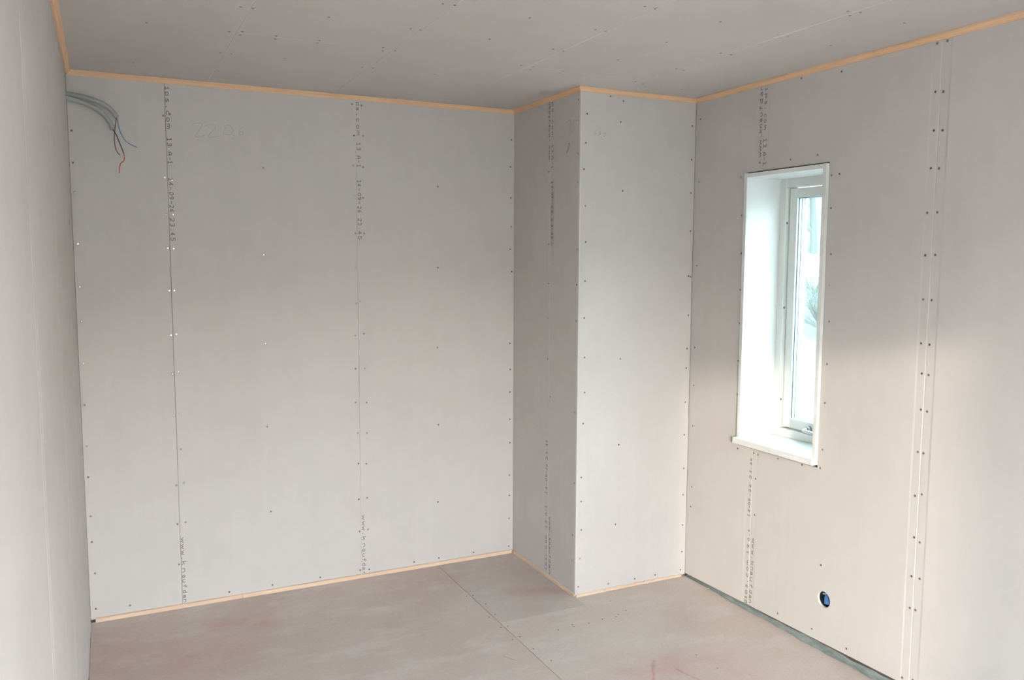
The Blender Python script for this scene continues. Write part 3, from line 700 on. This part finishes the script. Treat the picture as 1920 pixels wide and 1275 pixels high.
# ------------------------------------------------------------------ print and pencil on the boards
GLYPH = {
 'w': [[(0, .66), (.2, 0), (.4, .5), (.6, 0), (.8, .66)]], '.': [[(.33, .02), (.47, .02)], [(.33, .1), (.47, .1)]],
 'k': [[(.1, 1), (.1, 0)], [(.7, .66), (.1, .25)], [(.3, .4), (.75, 0)]], 'n': [[(.08, .66), (.08, 0)], [(.08, .5), (.3, .66), (.6, .62), (.7, .45), (.7, 0)]],
 'a': [[(.12, .6), (.35, .68), (.6, .6), (.65, .4), (.65, 0)], [(.65, .38), (.3, .38), (.1, .2), (.25, .02), (.5, .05), (.65, .2)]],
 'u': [[(.1, .66), (.1, .15), (.28, 0), (.55, .05), (.68, .2)], [(.68, .66), (.68, 0)]],
 'f': [[(.7, .95), (.5, 1), (.38, .85), (.38, 0)], [(.1, .62), (.68, .62)]], 'd': [[(.68, 1), (.68, 0)], [(.68, .5), (.4, .68), (.12, .5), (.12, .15), (.4, 0), (.68, .15)]],
 'g': [[(.68, .66), (.68, -.15), (.4, -.28), (.12, -.2)], [(.68, .5), (.4, .68), (.12, .5), (.12, .15), (.4, 0), (.68, .15)]],
 'i': [[(.2, .64), (.42, .64), (.42, 0)], [(.15, 0), (.7, 0)], [(.38, .9), (.46, .9)]], 'p': [[(.1, .66), (.1, -.28)], [(.1, .5), (.35, .68), (.68, .5), (.68, .15), (.38, 0), (.1, .15)]],
 's': [[(.66, .55), (.4, .68), (.14, .52), (.4, .35), (.68, .18), (.4, 0), (.12, .1)]], 'c': [[(.7, .52), (.45, .68), (.15, .5), (.12, .18), (.4, 0), (.7, .12)]],
 'o': [[(.4, .68), (.12, .5), (.12, .15), (.4, 0), (.68, .15), (.68, .5), (.4, .68)]],
 'm': [[(.04, .66), (.04, 0)], [(.04, .52), (.2, .66), (.38, .55), (.38, .05)], [(.38, .52), (.56, .66), (.74, .5), (.74, 0)]],
 '1': [[(.15, .78), (.42, 1), (.42, 0)], [(.14, 0), (.7, 0)]], '3': [[(.12, .9), (.4, 1), (.68, .8), (.42, .54), (.68, .25), (.4, 0), (.1, .1)], [(.28, .54), (.42, .54)]],
 'A': [[(.08, 0), (.08, .65), (.4, 1), (.7, .65), (.7, 0)], [(.08, .38), (.7, .38)]], '-': [[(.1, .45), (.7, .45)]],
 '4': [[(.55, 0), (.55, 1), (.08, .3), (.75, .3)]], '0': [[(.4, 1), (.12, .75), (.12, .25), (.4, 0), (.68, .25), (.68, .75), (.4, 1)]],
 '9': [[(.68, .65), (.4, .45), (.12, .62), (.15, .88), (.4, 1), (.68, .82), (.66, .35), (.25, 0)]],
 '2': [[(.12, .8), (.38, 1), (.68, .8), (.6, .5), (.1, 0), (.7, 0)]], '6': [[(.6, 1), (.2, .65), (.12, .25), (.38, 0), (.68, .2), (.55, .5), (.15, .4)]],
 ':': [[(.35, .1), (.46, .1)], [(.35, .58), (.46, .58)]], '5': [[(.66, 1), (.16, 1), (.14, .56), (.45, .62), (.68, .35), (.45, 0), (.1, .1)]],
}
def ribbons(polys, hw):
    verts, faces = [], []
    for pl in polys:
        for (a, b), (c, d) in zip(pl, pl[1:]):
            L = math.hypot(c - a, d - b)
            if L < 1e-6: continue
            tx, ty = (c - a) / L * hw * 0.6, (d - b) / L * hw * 0.6
            nx, ny = -(d - b) / L * hw, (c - a) / L * hw
            k = len(verts)
            verts += [(a - tx + nx, b - ty + ny), (a - tx - nx, b - ty - ny), (c + tx - nx, d + ty - ny), (c + tx + nx, d + ty + ny)]
            faces.append((k, k + 1, k + 2, k + 3))
    return verts, faces
def flat_marks(name, plane, polys, hw, mat, parent, off, label):
    v, f = ribbons(polys, hw)
    P = PLANES[plane]
    # tiny steps keep crossing strokes from fighting
    o = obj(name, pymesh(name, [P(a, b, -off - (i // 4) * 2e-6) for i, (a, b) in enumerate(v)], f, [mat], fix=False), parent)
    o['label'] = label
    return o
for plane, direction, h, chars in PRINTS:
    h *= 1.12
    right = 1.0 if plane in 'BF' else 1.0      # the viewer's right is +u on every wall plane
    polys = []
    for k, (ch, u, v) in enumerate(chars):
        nb = [abs(chars[j][2] - v) for j in (k - 1, k + 1) if 0 <= j < len(chars)]
        adv = min(0.030, max(0.018, min(nb)))
        gw = adv * 0.98
        for st in GLYPH[ch]:
            if direction == 'down': polys.append([(u + (y - 0.4) * h, v - (x - 0.4) * gw) for x, y in st])
            else: polys.append([(u - (y - 0.4) * h, v + (x - 0.4) * gw) for x, y in st])
    us_ = sum(c[1] for c in chars) / len(chars); vs2 = sum(c[2] for c in chars) / len(chars)
    # keep each line on its own board
    o = owner(plane, us_, vs2)
    lo, hi = o[2] + 0.002, o[3] - 0.002
    polys = [[(min(max(a, lo), hi), b) for a, b in pl] for pl in polys]
    flat_marks('printed_text', plane, polys, 0.00135, M['ink'], o[1], 0.0002, 'small grey printed lettering running along the board edge')
for plane, polys in PENCIL:
    c = polys[0][0]
    o = owner(plane, *c)
    polys = [[(p.x, p.y) for p in catmull([Vector((a, b, 0)) for a, b in pl], 4)] for pl in polys]
    if plane == 'S':
        flat_marks('pencil_mark', plane, polys[3:], 0.0016, M['ink'], o[1], 0.0003, 'dark pencil tick')
        polys = polys[:3]
    flat_marks('pencil_number', plane, polys, 0.0012 if plane != 'S' else 0.0016, M['pencil'], o[1], 0.0002, 'faint pencilled measurement')

# ------------------------------------------------------------------ conduits with loose wires
def conduit(label, pts, wires):
    root = empty('cable_conduit', pts[0])
    tag(root, label, 'conduit', group='conduits at the left of the back wall')
    def rel(ps): return [Vector(p) - Vector(pts[0]) for p in ps]
    path = catmull(rel(pts), 8)
    # hollow pipe: outer wall, rim and inner wall
    seg, ro, ri = 20, 0.0102, 0.0080
    vo, fo = tube_geo(path, ro, seg=seg, cap=False)
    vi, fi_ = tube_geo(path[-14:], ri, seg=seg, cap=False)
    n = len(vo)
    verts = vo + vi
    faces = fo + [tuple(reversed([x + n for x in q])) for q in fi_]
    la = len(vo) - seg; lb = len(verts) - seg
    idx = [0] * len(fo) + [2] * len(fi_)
    for k in range(seg):
        faces.append((la + k, la + (k + 1) % seg, lb + (k + 1) % seg, lb + k)); idx.append(1)
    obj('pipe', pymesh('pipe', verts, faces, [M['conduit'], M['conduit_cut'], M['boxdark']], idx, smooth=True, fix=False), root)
    for nm, ps, mat, r in wires:
        w = tube(nm, catmull(rel(ps), 6), r, M[mat], root, seg=8)
        if nm == 'copper_tail': w['label'] = 'bent copper-red wire end'
    return root
conduit('upper grey conduit with blue and brown wires, out of the left wall',
        [(-0.02, -0.072, 2.4185), (0.0, -0.072, 2.417), (0.055, -0.072, 2.411), (0.106, -0.070, 2.400), (0.148, -0.068, 2.382), (0.180, -0.066, 2.358), (0.197, -0.064, 2.332)],
        [('blue_wire', [(0.180, -0.067, 2.358), (0.196, -0.064, 2.334), (0.204, -0.066, 2.289), (0.214, -0.068, 2.257), (0.230, -0.070, 2.230), (0.251, -0.072, 2.215), (0.275, -0.074, 2.204)], 'blue', 0.0021),
         ('brown_wire', [(0.178, -0.065, 2.357), (0.194, -0.063, 2.332), (0.189, -0.066, 2.288), (0.184, -0.070, 2.248), (0.185, -0.072, 2.208), (0.191, -0.074, 2.183), (0.204, -0.076, 2.165)], 'brown', 0.0019)])
conduit('lower grey conduit with one dark wire ending in copper red',
        [(-0.02, -0.102, 2.401), (0.003, -0.102, 2.396), (0.054, -0.101, 2.384), (0.105, -0.100, 2.366), (0.146, -0.098, 2.335), (0.167, -0.096, 2.304), (0.178, -0.095, 2.273)],
        [('dark_wire', [(0.168, -0.096, 2.302), (0.179, -0.095, 2.274), (0.192, -0.098, 2.250), (0.203, -0.099, 2.218), (0.213, -0.1, 2.189), (0.219, -0.1, 2.170)], 'purple', 0.0021),
         ('copper_tail', [(0.219, -0.1, 2.170), (0.221, -0.1, 2.150), (0.217, -0.1, 2.138), (0.204, -0.1, 2.125), (0.199, -0.1, 2.104), (0.198, -0.1, 2.083)], 'copper', 0.0024)])

# ------------------------------------------------------------------ box in the round hole
bx = tag(empty('socket_box', (R + 0.02, -HU, HZ)), 'round dark socket box with blue pipe, low in the right wall', 'socket box')
seg = 32
prof = [(0.0345, 0.000), (0.0365, 0.000), (0.0365, 0.050), (0.0, 0.050), (0.0, 0.047), (0.0340, 0.047)]
verts, faces = [], []
for r, w in prof:
    for k in range(seg):
        a = 2 * math.pi * k / seg
        verts.append((w - 0.006, r * math.cos(a), r * math.sin(a)))
m = len(prof)
for i in range(m):
    for k in range(seg):
        faces.append((i * seg + k, i * seg + (k + 1) % seg, ((i + 1) % m) * seg + (k + 1) % seg, ((i + 1) % m) * seg + k))
obj('box_shell', pymesh('box_shell', verts, faces, [M['boxdark']], smooth=False), bx)
tube('blue_pipe', catmull([(0.026, 0.002, 0.032), (0.018, 0.002, 0.020), (0.008, 0.001, 0.002), (0.004, -0.003, -0.024)], 6), 0.0165, M['boxblue'], bx, seg=18)
tube('green_wire', catmull([(0.010, 0.029, 0.008), (0.000, 0.022, 0.016), (-0.004, 0.010, 0.019), (0.004, -0.004, 0.028)], 6), 0.0025, M['conduit_cut'], bx, seg=8)

# ------------------------------------------------------------------ plastic membrane under the right wall
rnd = random.Random(3)
N = 420
ph = [rnd.uniform(0, 6.28) for _ in range(6)]
verts, faces = [], []
for i in range(N):
    t = i / (N - 1); y = -(C2 + 0.012) - t * (REAR - C2 - 0.02)
    w1 = math.sin(y * 9 + ph[0]) * 0.5 + math.sin(y * 23 + ph[1]) * 0.3 + math.sin(y * 51 + ph[2]) * 0.2
    w2 = math.sin(y * 13 + ph[3]) * 0.5 + math.sin(y * 37 + ph[4]) * 0.35 + math.sin(y * 83 + ph[5]) * 0.15
    g_ = min(1.0, max(0.0, (-y - 0.80) / 0.35))
    top = min(0.045, 0.013 + (-y - 0.71) * 0.022) * (0.60 + 0.14 * w2)
    verts += [(R + 0.0121, y, top), (R + 0.0105 - 0.002 * w1 * g_, y, top * 0.85), (R + 0.004 - g_ * (0.002 + 0.003 * w2), y, top * 0.5),
              (R - g_ * (0.003 + 0.004 * w1), y, top * 0.22), (R - 0.001 - g_ * (0.009 + 0.008 * w2), y, 0.0016), (R - 0.002 - g_ * (0.010 + 0.008 * w2), y, 0.0008)]
for i in range(N - 1):
    for k in range(5): faces.append((i * 6 + k, i * 6 + k + 1, (i + 1) * 6 + k + 1, (i + 1) * 6 + k))
mem = obj('membrane_strip', pymesh('membrane_strip', verts, faces, [M['membrane']], smooth=True))
tag(mem, 'crumpled pale blue-green plastic membrane along the foot of the right wall', 'membrane')

# plaster crumbs on the floor
def crumb(label, x, y, r):
    bm = bmesh.new(); bmesh.ops.create_icosphere(bm, subdivisions=1, radius=r)
    for v in bm.verts: v.co *= random.uniform(0.6, 1.1); v.co.z = v.co.z * 0.6
    zmin = min(v.co.z for v in bm.verts)
    me = bpy.data.meshes.new('plaster_crumb'); bm.to_mesh(me); bm.free(); me.materials.append(M['gypsum'])
    o = obj('plaster_crumb', me); o.location = (x, y, -zmin + 0.0002)
    tag(o, label, 'crumb', group='plaster crumbs on the floor')
crumb('white plaster crumb at the membrane, near the boxed-in corner', R - 0.012, -0.935, 0.009)
crumb('tiny plaster crumb before the front of the boxed-in corner', 2.75, -0.765, 0.004)

# ------------------------------------------------------------------ outdoors, seen through the narrow window
tag(slab('ground', 'G', -60, 90, -70, 60, 0.42, 0.8, [M['gravel']]), 'pale bright gravel ground outside the window', 'ground', 'structure')
def bank_z(bearing, dist):
    q = min(1.0, max(0.0, (dist - 17.5) / 12))
    k = min(1.0, max(0.0, (2.5 - bearing) / 0.6)); k = k * k * (3 - 2 * k)  # keeps the bank tall on its unseen side to hold back sky light
    return -0.43 + (2.4 + 4.6 * k) * (1 - math.cos(q * math.pi)) / 2
def bank():
    verts, faces = [], []
    nx, ny = 60, 30
    for i in range(nx):
        for j in range(ny):
            t = -0.75 + 3.4 * i / (nx - 1)          # bearing along an arc about the house
            rad = 17.5 + 14 * j / (ny - 1)
            x = 0.12 + rad * math.sin(t); y = -4.25 + rad * math.cos(t)
            q = min(1, j / 6)
            verts.append((x, y, bank_z(t, rad) + (0.12 * math.sin(x * 1.3) + 0.1 * math.sin(y * 1.7 + 1)) * q))
    for i in range(nx - 1):
        for j in range(ny - 1):
            faces.append((i * ny + j, (i + 1) * ny + j, (i + 1) * ny + j + 1, i * ny + j + 1))
    return obj('earth_bank', pymesh('earth_bank', verts, faces, [M['bank']], smooth=True))
tag(bank(), 'overgrown dark bank rising beyond the gravel outside', 'bank', 'structure')

def ridge():  # added out of view to block low sky light through the rear windows
    verts, faces = [], []
    n, m_ = 70, 9
    for i in range(n):
        x = -60 + 140 * i / (n - 1)
        for j in range(m_):
            q = j / (m_ - 1)
            y = -22 - 26 * q
            z = -0.43 + (4.7 + 0.5 * math.sin(x * 0.23) + 0.25 * math.sin(x * 0.71 + 1)) * math.sin(q * math.pi) ** 0.8
            verts.append((x, y, z))
    for i in range(n - 1):
        for j in range(m_ - 1):
            faces.append((i * m_ + j, (i + 1) * m_ + j, (i + 1) * m_ + j + 1, i * m_ + j + 1))
    return obj('sky_block_hill', pymesh('sky_block_hill', verts, faces, [M['sky_block_hill']], smooth=True))
tag(ridge(), 'unseen grassy ridge added behind the viewer to block horizon light', 'sky_block_hill', 'structure')

def tree(name, label, cat, bearing, dist, height, spread, seed, stems=1, levels=4):
    rn = random.Random(seed)
    x = 0.12 + dist * math.sin(bearing); y = -4.25 + dist * math.cos(bearing)
    z = bank_z(bearing, dist) - 0.15
    root = tag(empty(name, (x, y, z)), label, cat, group='bare plants beyond the window')
    tv, tf, bv, bf = [], [], [], []
    def add(V, F, pts, r0, r1, seg):
        v, f = tube_geo(pts, r0, r1, seg, cap=False)
        k = len(V); V += v; F += [tuple(a + k for a in q_) for q_ in f]
    def grow(p, d, L, r, lev):
        pts = [p.copy()]; n = 4
        for i in range(n):
            d = (d + Vector((rn.uniform(-.16, .16), rn.uniform(-.16, .16), rn.uniform(-.02, .14)))).normalized()
            pts.append(pts[-1] + d * L / n)
        (add(tv, tf, pts, r, r * 0.6, 8) if lev == 0 else add(bv, bf, pts, r, r * 0.45, 4 if lev < 3 else 3))
        if lev >= levels: return
        for i in range(5 if lev else 7):
            k = rn.randint(1, n)
            a = rn.uniform(0, 6.28); tilt = rn.uniform(0.35, 0.95)
            side = Vector((math.cos(a), math.sin(a), 0))
            nd = (d * math.cos(tilt) + side * math.sin(tilt) * spread).normalized()
            grow(pts[k], nd, L * rn.uniform(0.45, 0.7), r * 0.5, lev + 1)
    for sidx in range(stems):
        d0 = Vector((rn.uniform(-.12, .12), rn.uniform(-.12, .12), 1)) if stems == 1 else Vector((rn.uniform(-.7, .7), rn.uniform(-.7, .7), 1))
        grow(Vector((rn.uniform(-.1, .1) * (stems > 1), rn.uniform(-.1, .1) * (stems > 1), 0)), d0.normalized(), height * 0.45, 0.011 * height + 0.012, 0)
    obj('trunk', pymesh('trunk', tv, tf, [M['bark']], smooth=True, fix=False), root)
    b = obj('branches', pymesh('branches', bv, bf, [M['twigs']], smooth=False, fix=False), root); b['kind'] = 'stuff'
    return root
tree('bare_tree', 'tall bare tree on the bank, centre of the window view', 'tree', 0.80, 22.0, 7.0, 0.9, 11)
tree('bare_tree', 'bare tree on the bank, towards the left of the window view', 'tree', 0.70, 23.5, 6.2, 1.0, 12)
tree('bare_tree', 'bare tree on the bank, towards the right of the window view', 'tree', 0.92, 24.0, 6.6, 1.0, 13)
tree('bare_shrub', 'bushy bare shrub low on the bank in the window view', 'shrub', 0.825, 19.5, 2.2, 1.1, 21, 4, 3)
tree('bare_shrub', 'bare shrub low on the bank left of the tall tree', 'shrub', 0.70, 19.6, 2.0, 1.1, 22, 4, 3)
tree('bare_shrub', 'bare shrub low on the bank right of the tall tree', 'shrub', 0.93, 20.0, 2.1, 1.1, 23, 4, 3)
